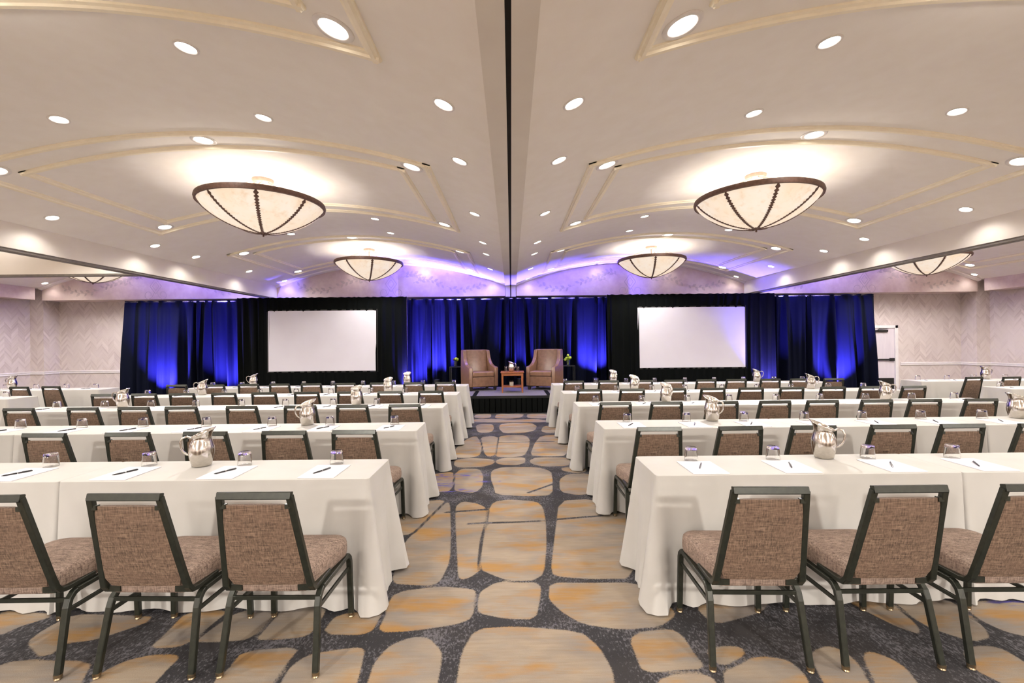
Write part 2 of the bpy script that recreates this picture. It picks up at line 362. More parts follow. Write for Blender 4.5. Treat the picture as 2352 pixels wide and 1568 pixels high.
def make_floor():
    def axis(lo, hi, flo, fhi, fine, coarse):
        return np.unique(np.round(np.concatenate([np.arange(lo, flo, coarse), np.arange(flo, fhi, fine), np.arange(fhi, hi, coarse), [hi]]), 4))
    xs = axis(-XW, XW, -3.3, 3.3, 0.028, 0.14); ys = axis(YR, YW, 1.4, 10.2, 0.028, 0.14)
    nx, ny = len(xs), len(ys)
    G = np.stack(np.meshgrid(xs, ys, indexing='xy'), -1).reshape(-1, 2)
    cell = np.full(len(G), -0.5); second = np.full(len(G), -0.5)
    polys = [chaikin(p) for p in POLYS]
    rr = np.random.RandomState(3)
    for gy in np.arange(YR, YW, 0.82):
        for gx in np.arange(-XW, XW, 0.66):
            cx, cy = gx + rr.uniform(-.1, .1) + (0.33 if int(round(gy / 0.82)) % 2 else 0), gy + rr.uniform(-.12, .12)
            a, b = rr.uniform(.19, .31), rr.uniform(.24, .40)
            if (abs(cx) < 1.35 and 1.5 < cy < 10.3) or (abs(cx) < 3.5 and 1.5 < cy < 2.95): continue
            ang = rr.uniform(-.25, .25)
            th = np.linspace(0, 2 * PI, 17)[:-1]
            c, s = np.cos(th), np.sin(th)
            px = a * np.sign(c) * np.abs(c) ** 0.55; py = b * np.sign(s) * np.abs(s) ** 0.55
            polys.append(np.stack([cx + px * math.cos(ang) - py * math.sin(ang), cy + px * math.sin(ang) + py * math.cos(ang)], 1))
    for p in polys:
        lo, hi = p.min(0) - 0.16, p.max(0) + 0.16
        idx = np.where((G[:, 0] > lo[0]) & (G[:, 0] < hi[0]) & (G[:, 1] > lo[1]) & (G[:, 1] < hi[1]))[0]
        if not len(idx): continue
        P = G[idx]; d = np.full(len(P), 9.0); ins = np.zeros(len(P), bool)
        for i in range(len(p)):
            a, b = p[i], p[(i + 1) % len(p)]
            d = np.minimum(d, seg_d(P, a, b))
            cr = ((a[1] > P[:, 1]) != (b[1] > P[:, 1]))
            with np.errstate(divide='ignore', invalid='ignore'):
                xi = (b[0] - a[0]) * (P[:, 1] - a[1]) / (b[1] - a[1] + 1e-12) + a[0]
            ins ^= cr & (P[:, 0] < xi)
        s_ = np.where(ins, d, -d); b0 = cell[idx]
        second[idx] = np.maximum(second[idx], np.minimum(b0, s_)); cell[idx] = np.maximum(b0, s_)
    cell = np.minimum(cell + .018, (cell - second) / 2 - .012)
    for a, b in CUTS:
        cell = np.minimum(cell, seg_d(G, np.array(a), np.array(b)) - 0.016)
    acc = np.zeros(len(G))
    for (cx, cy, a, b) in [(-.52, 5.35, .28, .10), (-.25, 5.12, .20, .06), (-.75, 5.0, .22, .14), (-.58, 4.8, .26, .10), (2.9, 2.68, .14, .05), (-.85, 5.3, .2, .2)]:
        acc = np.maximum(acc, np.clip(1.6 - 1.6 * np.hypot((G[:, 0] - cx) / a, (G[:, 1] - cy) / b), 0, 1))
    me = bpy.data.meshes.new('floor')
    i = np.arange(nx * ny).reshape(ny, nx)
    F = np.stack([i[:-1, :-1], i[:-1, 1:], i[1:, 1:], i[1:, :-1]], -1).reshape(-1, 4)
    me.vertices.add(len(G)); me.vertices.foreach_set('co', np.concatenate([G, np.zeros((len(G), 1))], 1).ravel())
    me.loops.add(F.size); me.loops.foreach_set('vertex_index', F.ravel())
    me.polygons.add(len(F)); me.polygons.foreach_set('loop_start', np.arange(0, F.size, 4)); me.polygons.foreach_set('loop_total', np.full(len(F), 4))
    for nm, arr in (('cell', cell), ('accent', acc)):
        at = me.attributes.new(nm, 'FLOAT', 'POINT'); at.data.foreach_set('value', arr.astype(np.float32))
    me.update(); me.validate(); me.materials.append(M['carpet'])
    o = bpy.data.objects.new('floor', me); COL.objects.link(o); struct(o)
make_floor()

# walls
struct(MB().box(-XW - .15, XW + .15, YW, YW + .15, 0, 3.6).build('wall_front', 'wall'))
struct(MB().box(-XW - .15, XW + .15, YR - .15, YR, 0, 3.9).build('wall_back', 'wall'))
struct(MB().box(-XW - .15, -XW, YR, YW, 0, 3.6).build('wall_left', 'wall'))
struct(MB().box(XW, XW + .15, YR, YW, 0, 3.6).build('wall_right', 'wall'))
for s in (-1, 1):
    a, b = sorted((s * 13.12, s * XW))
    struct(MB().box(a, b, 12.80, YW, 0, 3.30).build('wall_corner_pier', 'wall'))

# vaulted ceiling, one shell per bay
def vault(a, b):
    n = 48; m = MB()
    lo = [(a + (b - a) * i / n) for i in range(n + 1)]
    rings = []
    for y in (YR, YW):
        rings.append([(x, y, zv(x)) for x in lo] + [(x, y, zv(x) + 0.06) for x in reversed(lo)])
    m.loft(rings)
    return m
for i, (a, b) in enumerate(BAYS):
    struct(vault(a, b).build('ceiling', 'ceiling', smooth=0.6))

# soffits with arched tops across the far end, cross beam in the outer left bay
def arched(a, b, y0, y1, z0, e=0.0):
    n = 40
    xs = [a + (b - a) * i / n for i in range(n + 1)]
    poly = [(x, zv(x) + 0.03) for x in xs] + [(b, z0), (a, z0)]
    return MB().prism(poly, y0, y1, 'Y')
SOFF = []
for i, (a, b) in enumerate(BAYS):
    so = struct(arched(a, b, YS, YW, ZB).build('soffit', 'soffit'))
    SOFF.append(so)
xb = struct(arched(-XO, -XB - BW, 8.12, 8.30, ZB).build('cross_beam', 'beam'))
MB().box(-XO, -XB - BW, 8.125, 8.295, ZB - .03, ZB).build('track', 'track', xb)
# side soffits
for s in (-1, 1):
    a, b = sorted((s * XO, s * XW))
    struct(MB().box(a, b, YR, 12.52, ZB, SP + .06).build('side_soffit', 'soffit'))
    a, b = sorted((s * XO, s * XW))
    struct(MB().box(a, b, 12.52, YW, SP, SP + .08).build('ceiling', 'ceiling'))

# beams
for s in (-1, 1):
    a, b = sorted((s * XB, s * (XB + BW)))
    bm_ = struct(MB().box(a, b, YR, YW, ZB, SP + .08).build('side_beam', 'beam'))
    c = (a + b) / 2
    t_ = MB()
    t_.box(c - .085, c - .012, YR, YS, ZB - .035, ZB); t_.box(c + .012, c + .085, YR, YS, ZB - .035, ZB)
    t_.build('track', 'track', bm_)
    MB().box(c - .012, c + .012, YR, YS, ZB - .012, ZB + .001).build('track_slot', 'slot', bm_)
cb = MB(); cb.box(-HC, -.016, YR, YS, ZC, SP + .1); cb.box(.016, HC, YR, YS, ZC, SP + .1)
cbo = struct(cb.build('centre_beam', 'beam'))
MB().box(-.016, .016, YR, YS, ZC + .02, SP + .08).build('track_slot', 'slot', cbo)
je = MB(); je.box(-HC + .01, -.014, YS - .02, YW, ZB - .02, ZC + .05); je.box(.014, HC - .01, YS - .02, YW, ZB - .02, ZC + .05)
jo = struct(je.build('beam_end_jamb', 'beam'))
MB().box(-.014, .014, YS + .02, YW, ZB - .02, ZC + .05).build('track_slot', 'slot', jo)

# stencilled ornament on the soffits (flat print)
def motif(cx):
    m = MB(); yy = [YS - .003]
    zc = 3.22
    def stroke(pts, w):
        for (x0, z0), (x1, z1) in zip(pts[:-1], pts[1:]):
            d = Vector((x1 - x0, z1 - z0)); L = d.length
            if L < 1e-5: continue
            n = Vector((-d.y, d.x)) / L * w / 2; yy[0] -= 1.5e-5; y = yy[0]
            m.add([(x0 + n.x, y, z0 + n.y), (x1 + n.x, y, z1 + n.y), (x1 - n.x, y, z1 - n.y), (x0 - n.x, y, z0 - n.y)], [(0, 1, 2, 3)])
    def leaf(x, z, ang, L):
        c, s = math.cos(ang), math.sin(ang); w = L * .26
        yy[0] -= 1.5e-5; y = yy[0]
        pts = [(0, 0), (L * .35, w), (L * .7, w * .8), (L, 0), (L * .7, -w * .8), (L * .35, -w)]
        m.add([(x + a * c - b * s, y, z + a * s + b * c) for a, b in pts], [(0, 1, 2, 3, 4, 5)])
    for k, w in ((1.0, .018), (.55, .014)):
        stroke([(cx + .16 * k * a, zc + .22 * k * b) for a, b in ((0, 1), (1, 0), (0, -1), (-1, 0), (0, 1))], w)
    for s in (-1, 1):
        pts = []
        for i in range(26):
            t = i / 25; a = -PI / 2 + 5.0 * t; r = .13 * (1 - .55 * t)
            pts.append((cx + s * (.19 + r * math.cos(a)), zc - .24 + r * math.sin(a)))
        stroke([(cx + s * .03, zc - .16), (cx + s * .10, zc - .30)] + pts, .014)
        for bx, bz, L, up in ((.62, .02, .8, 1), (1.55, -.08, 1.0, -1), (.35, .18, .55, 1)):
            p0 = Vector((cx + s * bx, zc + bz)); prev = p0; line = [tuple(p0)]
            for i in range(11):
                q = p0 + Vector((s * L * (i + 1) / 11, up * .10 * math.sin((i + 1) / 11 * 3.6)))
                line.append(tuple(q))
                d = (q - prev); an = math.atan2(d.y, d.x)
                sg = 1 if i % 2 else -1
                leaf(q.x, q.y, an + sg * 0.75, .11 + .02 * (i % 3))
                prev = q
            stroke(line, .011)
    return m
for so, (a, b) in zip(SOFF, BAYS):
    motif((a + b) / 2).build('stencil_ornament', 'motif', so)

# ceiling panel mouldings: outer and inner frame per panel
tn = [0]
def frame_trim(cx, cy, hx, hy):
    m = MB(); W, D = 0.085, 0.034
    prof = [(-W / 2, -0.004), (-W / 2, D * .45), (-W * .22, D * .6), (-W * .1, D), (W * .25, D), (W * .34, D * .5), (W / 2, D * .4), (W / 2, -0.004)]
    for s in (-1, 1):                                    # long sides along Y
        x = cx + s * hx; n = nv(x); t = Vector((-n.z, 0, n.x)); o = Vector((x, 0, zv(x)))
        ring = [o + t * (-s * -p) + n * q for p, q in prof]
        m.loft([[(r.x, cy - hy - W / 2, r.z) for r in ring], [(r.x, cy + hy + W / 2, r.z) for r in ring]])
    for s in (-1, 1):                                    # arched sides along X
        rings = []; N = 44; hh = hx + W / 2
        for i in range(N + 1):
            x = cx - hh + 2 * hh * i / N; n = nv(x)
            rings.append([(x + n.x * q, cy + s * hy + s * p, zv(x) + n.z * q) for p, q in prof])
        m.loft(rings)
    tn[0] += 1
    struct(m.build('trim_%d' % tn[0], 'trim', smooth=0.5))
BAYC = [(a + b) / 2 for a, b in BAYS]
for bi, cx in enumerate(BAYC):
    for cy in PC:
        if bi in (0, 3) and cy < 5: continue
        frame_trim(cx, cy, 2.465, 1.385)
        frame_trim(cx, cy, 2.12, 1.045)
# narrow cornice at the foot of the vault against the far soffit
for (a, b) in BAYS:
    m = MB(); rings = []
    for i in range(41):
        x = a + (b - a) * i / 40; z = zv(x)
        rings.append([(x, YS - .10, z - .001), (x, YS - .10, z - .03), (x, YS - .02, z - .055), (x, YS + .001, z - .055), (x, YS + .001, z - .001)])
    m.loft(rings); tn[0] += 1
    struct(m.build('trim_%d' % tn[0], 'ceiling', smooth=0.5))

# chair rail and baseboards
rail_prof = [(0, .775), (-.02, .78), (-.032, .80), (-.026, .825), (-.036, .845), (-.030, .862), (0, .868)]
def rail(name, a, b, axis, at, sgn):
    m = MB()
    if axis == 'X': m.prism([(at + p * sgn, z) for p, z in rail_prof], a, b, 'X')
    else: m.prism([(at + p * sgn, z) for p, z in rail_prof], a, b, 'Y')
    struct(m.build(name, 'white_trim'))
DX0, DX1 = 10.05, 11.24
rail('trim_chair_rail_front', -13.12, DX0 - .1, 'X', YW, 1)
rail('trim_chair_rail_front', DX1 + .1, 13.12, 'X', YW, 1)
for s in (-1, 1):
    rail('trim_chair_rail_side', YR, 12.80, 'Y', s * XW, s)
    rail('trim_chair_rail_pier', *sorted((s * 13.09, s * XW)), 'X', 12.80, 1)
    rail('trim_chair_rail_pier', 12.77, YW, 'Y', s * 13.12, s)
    a, b = sorted((s * XW, s * (XW - .02)))
    struct(MB().box(a, b, YR, 12.80, 0, .12).build('baseboard_right' if s > 0 else 'baseboard_left', 'white_trim'))
struct(MB().box(-13.12, DX0 - .1, YW - .02, YW, 0, .12).build('baseboard_front', 'white_trim'))
struct(MB().box(DX1 + .1, 13.12, YW - .02, YW, 0, .12).build('baseboard_front', 'white_trim'))

# door in the far wall
dr = bpy.data.objects.new('door_1', None); COL.objects.link(dr); struct(dr); dr.location = ((DX0 + DX1) / 2, YW, 0)
hw = (DX1 - DX0) / 2
f = MB(); f.box(-hw, -hw + .09, -.06, 0, 0, 1.95); f.box(hw - .09, hw, -.06, 0, 0, 1.95); f.box(-hw, hw, -.06, 0, 1.865, 1.95)
f.build('door_frame', 'white_trim', dr, bevel=.006)
MB().box(-hw + .09, hw - .09, -.025, 0, .01, 1.865).build('door_leaf', 'door', dr, bevel=.004)
MB().box(-hw + .11, hw - .11, -.029, -.025, .03, .42).build('kick_plate', 'black_metal', dr)
pb = MB(); pb.box(-hw + .12, hw - .14, -.085, -.05, .93, .98); pb.box(-hw + .12, -hw + .2, -.09, -.025, .915, .995); pb.box(hw - .24, hw - .13, -.09, -.025, .915, .995)
pb.build('panic_bar', 'black_metal', dr, bevel=.005)
cl = MB(); cl.box(-.05, .28, -.09, -.025, 1.755, 1.815); cl.sweep([(-.0, -.06, 1.82), (.22, -.12, 1.838), (.04, -.05, 1.855)], .02, .012, (0, 1, 0))
cl.build('door_closer', 'black_metal', dr, bevel=.004)

# ------------------------------------------------------------------ names for places
ORD = ['first', 'second', 'third', 'fourth', 'fifth', 'sixth', 'seventh', 'eighth', 'ninth', 'tenth']
ROWS = ['the nearest row', 'the second row', 'the third row', 'the fourth row', 'the row nearest the stage']
def where(i, key):
    r = ROWS[int(key[1]) - 1]; side = 'left' if key[0] in 'Ll' else 'right'
    if key[0] in 'lr': return '%s along the outer %s tables, %s' % (ORD[i], side, 'near the wall' if key[1] == '5' else 'at the frame edge')
    return '%s from the aisle in %s, %s side' % (ORD[i], r, side)

# ------------------------------------------------------------------ stage
SZ, SY0, SY1 = 0.38, 10.06, 12.12
st = thing('stage_platform', 'low grey carpeted stage with pleated black skirt at the aisle end', 'stage', (0, SY0, 0))
core = MB().box(-2.44, 2.44, .02, SY1 - SY0, 0, SZ - .05).build('platform_base', 'black_metal', st)
dx = [-2.44, -.83, .83, 2.44]
for i in range(3):
    for y0, y1 in ((0, 1.06), (1.06, SY1 - SY0)):
        MB().box(dx[i] + .004, dx[i + 1] - .004, y0 + .004, y1 - .004, SZ - .05, SZ).build('deck_panel', 'stage_carpet', st, bevel=.004)
for x in (-.83, .83):
    tp = MB().box(x - .045, x + .045, .01, 1.05, SZ + .0005, SZ + .004).build('joint_strip', 'skirt', st)
MB().box(-2.44, 2.44, -.006, .004, SZ - .055, SZ + .002).build('edge_trim', 'black_metal', st)
def pleats(x0, x1, z0, z1, per, dep):
    pts = []; x = x0; k = 0
    while x < x1:
        w = per * (0.85 + 0.3 * ((k * 37) % 10) / 10)
        pts += [(x, 0), (x + w * .82, -.004), (x + w * .88, dep), (x + w * .98, dep * .9)]
        x += w; k += 1
    m = MB(); rings = []
    for z, g in ((z1, .55), ((z0 + z1) / 2, .85), (z0, 1.15)):
        rings.append([(a, -.012 - (0 if b > 0 else .010 * g) + b * g, z) for a, b in pts])
    m.loft(rings, closed=False, cap=False); return m
pleats(-2.44, 2.44, .006, SZ - .05, .118, .022).build('stage_skirt', 'skirt', st)

# ------------------------------------------------------------------ drapes
def drape_mesh(x0, x1, ztop, zbot, seed, amp=0.15, lean=0.0, per=0.30, header=0.05):
    r = np.random.RandomState(seed); L = x1 - x0
    nx = int(L / 0.016); xs = np.linspace(0, L, nx + 1)
    # irregular fold phase
    knots = np.cumsum(r.uniform(.35, 1.9, int(L / per) + 4)); knots = knots / knots[-1] * (L / per)
    ph = np.interp(xs, np.linspace(0, L, len(knots)), knots)
    big = np.interp(xs, np.linspace(0, L, 9), r.uniform(.35, 1.15, 9))
    m = MB(); rings = []
    ts = [0, header / (ztop - zbot) * .5, header / (ztop - zbot), .035, .08, .16, .26, .38, .5, .62, .74, .86, .95, 1.0]
    drift = np.interp(xs, np.linspace(0, L, 8), r.uniform(-.16, .16, 8))
    for t in ts:
        g = (.22 if t <= .02 else min(1, .35 + 1.1 * t))
        a = 2 * PI * (ph + drift * t * 1.6)
        w = np.sin(a) + .45 * np.sin(1.63 * a + 1.3 + 1.6 * t) + .12 * np.sin(4.1 * a + seed)
        sh = np.sign(w) * np.abs(w) ** 1.15
        y = -amp * g * big * sh
        if t < .02: y = y * .5 + .006 * np.sin(2 * PI * xs / .035)
        xx = x0 + xs + lean * t * (xs / L - .5) + .02 * t * np.sin(a * .5)
        z = ztop - (ztop - zbot) * t + (.006 * np.sin(a) if t == 0 else 0) + (.004 if t == 1 else 0)
        rings.append(list(zip(xx.tolist(), y.tolist(), (np.zeros_like(xs) + z).tolist())))
    m.loft(rings, closed=False, cap=False); return m
def pipe_drape(label, x0, x1, y, seed, lean=0.0, zbot=.01, mat='drape'):
    t = thing('stage_drape', label, 'drape', ((x0 + x1) / 2, y, 0), 0, 'blue lit backdrop drapes')
    c = (x0 + x1) / 2
    drape_mesh(x0 - c, x1 - c, 2.785, zbot, seed, lean=lean).build('drape_panel', mat, t, smooth=True)
    MB().tube([(x0 - c, .012, 2.755), (x1 - c, .012, 2.755)], .016, 8).build('crossbar', 'silver', t, smooth=True)
    for xx in (x0 - c + .03, x1 - c - .03):
        MB().tube([(xx, .14, .02), (xx, .14, 2.75)], .022, 10).build('upright_pole', 'silver', t, smooth=True)
    return t
pipe_drape('blue lit velour backdrop drape left of the left screen', -10.52, -7.0, 12.42, 11, lean=.25)
pipe_drape('blue lit velour backdrop drape behind the left half of the stage', -2.85, .12, 12.50, 5, zbot=.012)
pipe_drape('blue lit velour backdrop drape behind the right half of the stage', -.02, 2.75, 12.42, 23, zbot=.012)
pipe_drape('blue lit velour backdrop drape right of the right screen', 6.75, 9.92, 12.42, 31, lean=.2)

# projection screens with black dress kits
def screen(label, cx, w0, w1, sl, sr, zb, zt, tilt):
    t = thing('projection_screen', label, 'screen', (cx, 11.95, 0), tilt, 'fast fold projection screens')
    MB().box(sl, sr, -.012, 0, zb, zt).build('screen_surface', 'screen', t)
    f = MB(); e = .035
    f.box(sl - e, sr + e, .0, .03, zb - e, zb); f.box(sl - e, sr + e, .0, .03, zt, zt + e); f.box(sl - e, sl, .0, .03, zb, zt); f.box(sr, sr + e, .0, .03, zb, zt)
    f.build('screen_frame', 'black_metal', t)
    lg = MB()
    for x in (sl + .1, sr - .1):
        lg.box(x - .02, x + .02, .03, .07, .01, zb)
        lg.sweep([(x, .05, .5), (x, .32, .02)], .03, .03)
    lg.build('screen_stand', 'black_metal', t)
    a = drape_mesh(w0, sl + .03, 2.79, .012, 41 + int(cx * 3), amp=.035, per=.2); a.build('side_drape', 'drape_black', t, smooth=True)
    b = drape_mesh(sr - .03, w1, 2.79, .012, 47 + int(cx * 3), amp=.035, per=.2); b.build('side_drape', 'drape_black', t, smooth=True)
    v = drape_mesh(sl - .02, sr + .02, 2.79, zt - .02, 53, amp=.012, per=.17)
    v.build('valance', 'drape_black', t, smooth=True)
    s = drape_mesh(sl - .02, sr + .02, zb + .02, .012, 59, amp=.02, per=.19)
    s.build('skirt', 'drape_black', t, smooth=True)
    return t
screen('large white projection screen in black drape surround, left of the stage', -4.95, -2.22, 2.22, -1.41, 1.41, .856, 2.437, .006)
screen('large white projection screen in black drape surround, right of the stage', 4.73, -2.20, 2.20, -1.40, 1.41, .856, 2.437, -.006)

# blue uplights on the floor in front of the drapes
def uplight(label, x, y, z, power, aim=(0, .70, 1), ang=1.5):
    t = thing('uplight', label, 'uplight', (x, y, z), 0, 'blue uplights')
    MB().lathe([(0, .06), (.062, .06), (.07, .07), (.078, .20), (.078, .23), (.068, .23), (.066, .20), (0, .20)], 20).build('housing', 'par', t, smooth=.6)
    MB().lathe([(0, .205), (.064, .205)], 20).build('lens', 'blue_lens', t)
    y_ = MB(); y_.sweep([(-.1, 0, .15), (-.1, 0, .0), (-.04, 0, .008), (.04, 0, .008), (.1, 0, .0), (.1, 0, .15)], .03, .006, (0, 1, 0)); y_.build('yoke', 'par', t)
    MB().box(-.07, .07, -.08, .08, 0, .012).build('base_plate', 'par', t)
    lamp('uplight_beam', 'SPOT', (0, 0, .25), power, BLUE, t, .03, ang, 1.0, aim)
uplight('blue uplight on the floor by the far left drape edge', -9.35, 11.92, 0, P_BLUE)
uplight('blue uplight on the floor beside the left screen surround', -7.55, 11.72, 0, P_BLUE)
uplight('blue uplight on the floor between left screen and stage', -2.72, 11.84, 0, P_BLUE, (.15, .6, 1))
uplight('blue uplight on the stage behind the left armchair', -1.95, 11.88, SZ, P_BLUE * .8)
uplight('blue uplight on the stage behind the small wooden table', .22, 11.92, SZ, P_BLUE * .42, (0, .22, 1), 1.5)
uplight('blue uplight on the stage behind the right armchair', 2.2, 11.88, SZ, P_BLUE * .9)
uplight('blue uplight on the floor beside the right screen surround', 6.74, 11.64, 0, P_BLUE * .46, (0, .30, 1), 1.5)
uplight('blue uplight on the floor by the far right drape edge', 8.85, 11.92, 0, P_BLUE)

# ------------------------------------------------------------------ stage furniture
def armchair(label, loc, rz):
    t = thing('armchair', label, 'armchair', loc, rz, 'tan leather wing armchairs')
    prof = [(.39, .10), (.395, .55), (.385, .575), (.30, .585), (.17, .60), (.06, .64), (-.03, .71), (-.09, .80), (-.125, .90), (-.145, .985), (-.33, 1.0), (-.36, .98), (-.33, .5), (-.30, .10)]
    for s in (-1, 1):
        a, b = sorted((s * .285, s * .375))
        m = MB(); rings = []
        n = len(prof)
        for x in (a, b):
            rings.append([(x * (1 if z < .6 else 1 - .06 * (z - .6) / .4), y, z) for y, z in prof])
        m.loft(rings); m.build('arm', 'leather', t, bevel=.014, smooth=.7)
    bk = MB(); rings = []
    for k in range(9):
        z = .30 + .70 * k / 8; yb = -.10 - .10 * k / 8 - .02 * math.sin(PI * k / 8); w = .29 - .012 * k / 8
        rings.append([(-w, yb - .12 + .0, z), (w, yb - .12, z), (w, yb + .02, z), (w * .5, yb + .035, z), (0, yb + .04, z), (-w * .5, yb + .035, z), (-w, yb + .02, z)])
    bk.loft(rings); bk.build('backrest', 'leather', t, smooth=.7, bevel=.012)
    MB().box(-.284, .284, -.28, .375, .10, .335).build('seat_base', 'leather', t, bevel=.012)
    MB().box(-.282, .282, -.10, .395, .337, .465).build('seat_cushion', 'leather', t, bevel=.03, smooth=.9)
    for sx in (-1, 1):
        for sy in (-.26, .33):
            m = MB(); c = (sx * .31, sy)
            m.loft([[(c[0] + a * .026, c[1] + b * .026, 0) for a, b in ((-1, -1), (1, -1), (1, 1), (-1, 1))], [(c[0] + a * .036, c[1] + b * .036, .10) for a, b in ((-1, -1), (1, -1), (1, 1), (-1, 1))]])
            m.build('foot', 'dark_wood', t)
armchair('tan leather wing armchair on the stage, angled right, left of the table', (-.83, 11.52, SZ), math.radians(203))
armchair('tan leather wing armchair on the stage, angled left, right of the table', (.86, 11.52, SZ), math.radians(157))

t = thing('coffee_table', 'small square cherry wood table with lower shelf between the armchairs', 'table', (.02, 10.88, SZ))
MB().box(-.275, .275, -.25, .25, .462, .486).build('tabletop', 'oak', t, bevel=.005)
ap = MB(); ap.box(-.235, .235, -.222, -.206, .40, .462); ap.box(-.235, .235, .206, .222, .40, .462); ap.box(-.235, -.219, -.21, .21, .40, .462); ap.box(.219, .235, -.21, .21, .40, .462)
ap.build('apron', 'oak', t)
for sx in (-1, 1):
    for sy in (-1, 1):
        m = MB(); c = (sx * .235, sy * .212)
        m.loft([[(c[0] + a * .015, c[1] + b * .015, 0) for a, b in ((-1, -1), (1, -1), (1, 1), (-1, 1))], [(c[0] + a * .022, c[1] + b * .022, .462) for a, b in ((-1, -1), (1, -1), (1, 1), (-1, 1))]])
        m.build('leg', 'oak', t)
MB().box(-.225, .225, -.20, .20, .125, .145).build('shelf', 'oak', t)

def side_table(label, loc, rz):
    t = thing('side_table', label, 'table', loc, rz, 'black side tables on the stage')
    MB().box(-.16, .16, -.16, .16, .545, .565).build('tabletop', 'black_metal', t, bevel=.004)
    for sx in (-1, 1):
        for sy in (-1, 1):
            MB().box(sx * .15 - .009, sx * .15 + .009, sy * .15 - .009, sy * .15 + .009, 0, .545).build('leg', 'black_metal', t)
side_table('black metal side table with dark vase, behind the left armchair', (-1.44, 11.93, SZ), 0)
side_table('black metal side table with clear vase, behind the right armchair', (1.49, 11.93, SZ), 0)

def blob(m, c, r, k=0.18, seed=0, n=10):
    rr = random.Random(seed); rings = []
    for i in range(1, n):
        a = PI * i / n
        rings.append([(c[0] + r * math.sin(a) * math.cos(2 * PI * j / n) * (1 + rr.uniform(-k, k)), c[1] + r * math.sin(a) * math.sin(2 * PI * j / n) * (1 + rr.uniform(-k, k)), c[2] + r * math.cos(a) * (1 + rr.uniform(-k, k) * .4)) for j in range(n)])
    m.loft(rings)
def blade(m, p, d, L, w):
    d = Vector(d).normalized(); s = d.cross(Vector((0, 0, 1)))
    if s.length < .01: s = Vector((1, 0, 0))
    s.normalize(); u = s.cross(d); p = Vector(p)
    pts = [p, p + d * L * .4 + s * w + u * .006, p + d * L * .75 + s * w * .7, p + d * L - u * .01, p + d * L * .75 - s * w * .7, p + d * L * .4 - s * w + u * .006, p + d * L * .45 + u * .014]
    m.add(pts, [(0, 1, 6), (1, 2, 6), (2, 3, 6), (3, 4, 6), (4, 5, 6), (5, 0, 6)])
def vase(label, loc, seed, dark):
    t = thing('flower_vase', label, 'vase', loc)
    vm = MB().lathe([(0, .002), (.038, .002), (.042, .01), (.046, .13), (.043, .13), (.039, .014), (0, .012)], 20)
    vm.build('glass_vase', 'dark_glass' if dark else 'glass', t, smooth=.7)
    r = random.Random(seed); stm = MB()
    heads = [(.012, -.01, .20), (-.035, .01, .185), (.04, .01, .18)] if dark else [(0, 0, .26), (-.04, -.01, .19), (.03, -.02, .20), (-.075, -.01, .15), (.06, 0, .20)]
    for i, h in enumerate(heads):
        stm.tube([(h[0] * .2, h[1] * .2, .02), (h[0] * .6, h[1] * .6, .12), h], .003, 5)
        m = MB(); blob(m, h, .034 if not dark else .038, seed=seed + i)
        m.build('bloom', 'leaf_dark' if (dark and i == 1) else 'bloom', t, smooth=True)
    stm.build('stem', 'leaf', t)
    for i in range(9):
        a = r.uniform(0, 2 * PI); m = MB(); blade(m, (0.01 * math.cos(a), .01 * math.sin(a), .13), (math.cos(a), math.sin(a), r.uniform(.5, 1.4)), r.uniform(.07, .12), .018)
        m.build('leaf', 'leaf_dark' if dark and i % 2 else 'leaf', t)
def m_dglass():
    q = NT('dark_glass'); q.base((.10, .10, .12), .05); q.b.inputs['Transmission Weight'].default_value = .6
    return q.m
M['dark_glass'] = m_dglass()
vase('dark vase with yellow green flower on the left side table', (-1.45, 11.88, SZ + .566), 3, True)
vase('clear glass vase with yellow green leafy flowers on right side table', (1.48, 11.88, SZ + .566), 9, False)
t = thing('potted_plant', 'small plant in grey pot on the wooden table shelf', 'plant', (.0, 10.86, SZ + .1455))
MB().lathe([(0, 0), (.045, 0), (.05, .095), (.044, .095), (.042, .08), (0, .08)], 20).build('pot', 'pot', t, smooth=.7)
pm = MB(); r_ = random.Random(4)
for i in range(16):
    a = r_.uniform(0, 2 * PI); blade(pm, (0, 0, .08), (math.cos(a), math.sin(a), r_.uniform(.4, 1.5)), r_.uniform(.05, .09), .010)
pm.build('foliage', 'leaf_dark', t)['kind'] = 'stuff'

# ------------------------------------------------------------------ pitcher, glass, pad, pen
def make_pitcher(name, label):
    t = thing(name, label, 'pitcher', group='steel water pitchers on the tables')
    prof = [(0.0, .004), (.046, .0), (.056, .006), (.062, .03), (.070, .065), (.074, .095), (.072, .125), (.063, .155), (.055, .175), (.053, .19), (.058, .205), (.066, .215)]
    inner = [(.063, .213), (.055, .204), (.050, .19), (.052, .175), (.060, .155), (.068, .125), (.069, .10), (.0, .09)]
    n = 32; rings = []
    for r, z in prof + inner:
        ring = []
        k = max(0, min(1, (z - .165) / .05)); k2 = max(0.0, (z - .15) / .065)
        for j in range(n):
            a = 2 * PI * j / n; c = math.cos(a)
            sp = (.5 + .5 * c) ** 1.25
            rr = r * (1 + .24 * sp * k) if r > .02 else r
            zz = z + (.024 * c * k + .012 * sp * k)
            ring.append((rr * math.cos(a), rr * math.sin(a), zz))
        rings.append(ring)
    b = MB(); b.loft(rings, cap=False); b.build('body', 'steel', t, smooth=True)
    h = MB()
    pts = [(-.056, 0, .187), (-.078, 0, .200), (-.104, 0, .193), (-.116, 0, .165), (-.112, 0, .13), (-.098, 0, .10), (-.080, 0, .083), (-.068, 0, .080)]
    h.sweep(pts, .023, .011, (0, 1, 0), .6); h.build('handle', 'steel', t, smooth=.9)
    return t
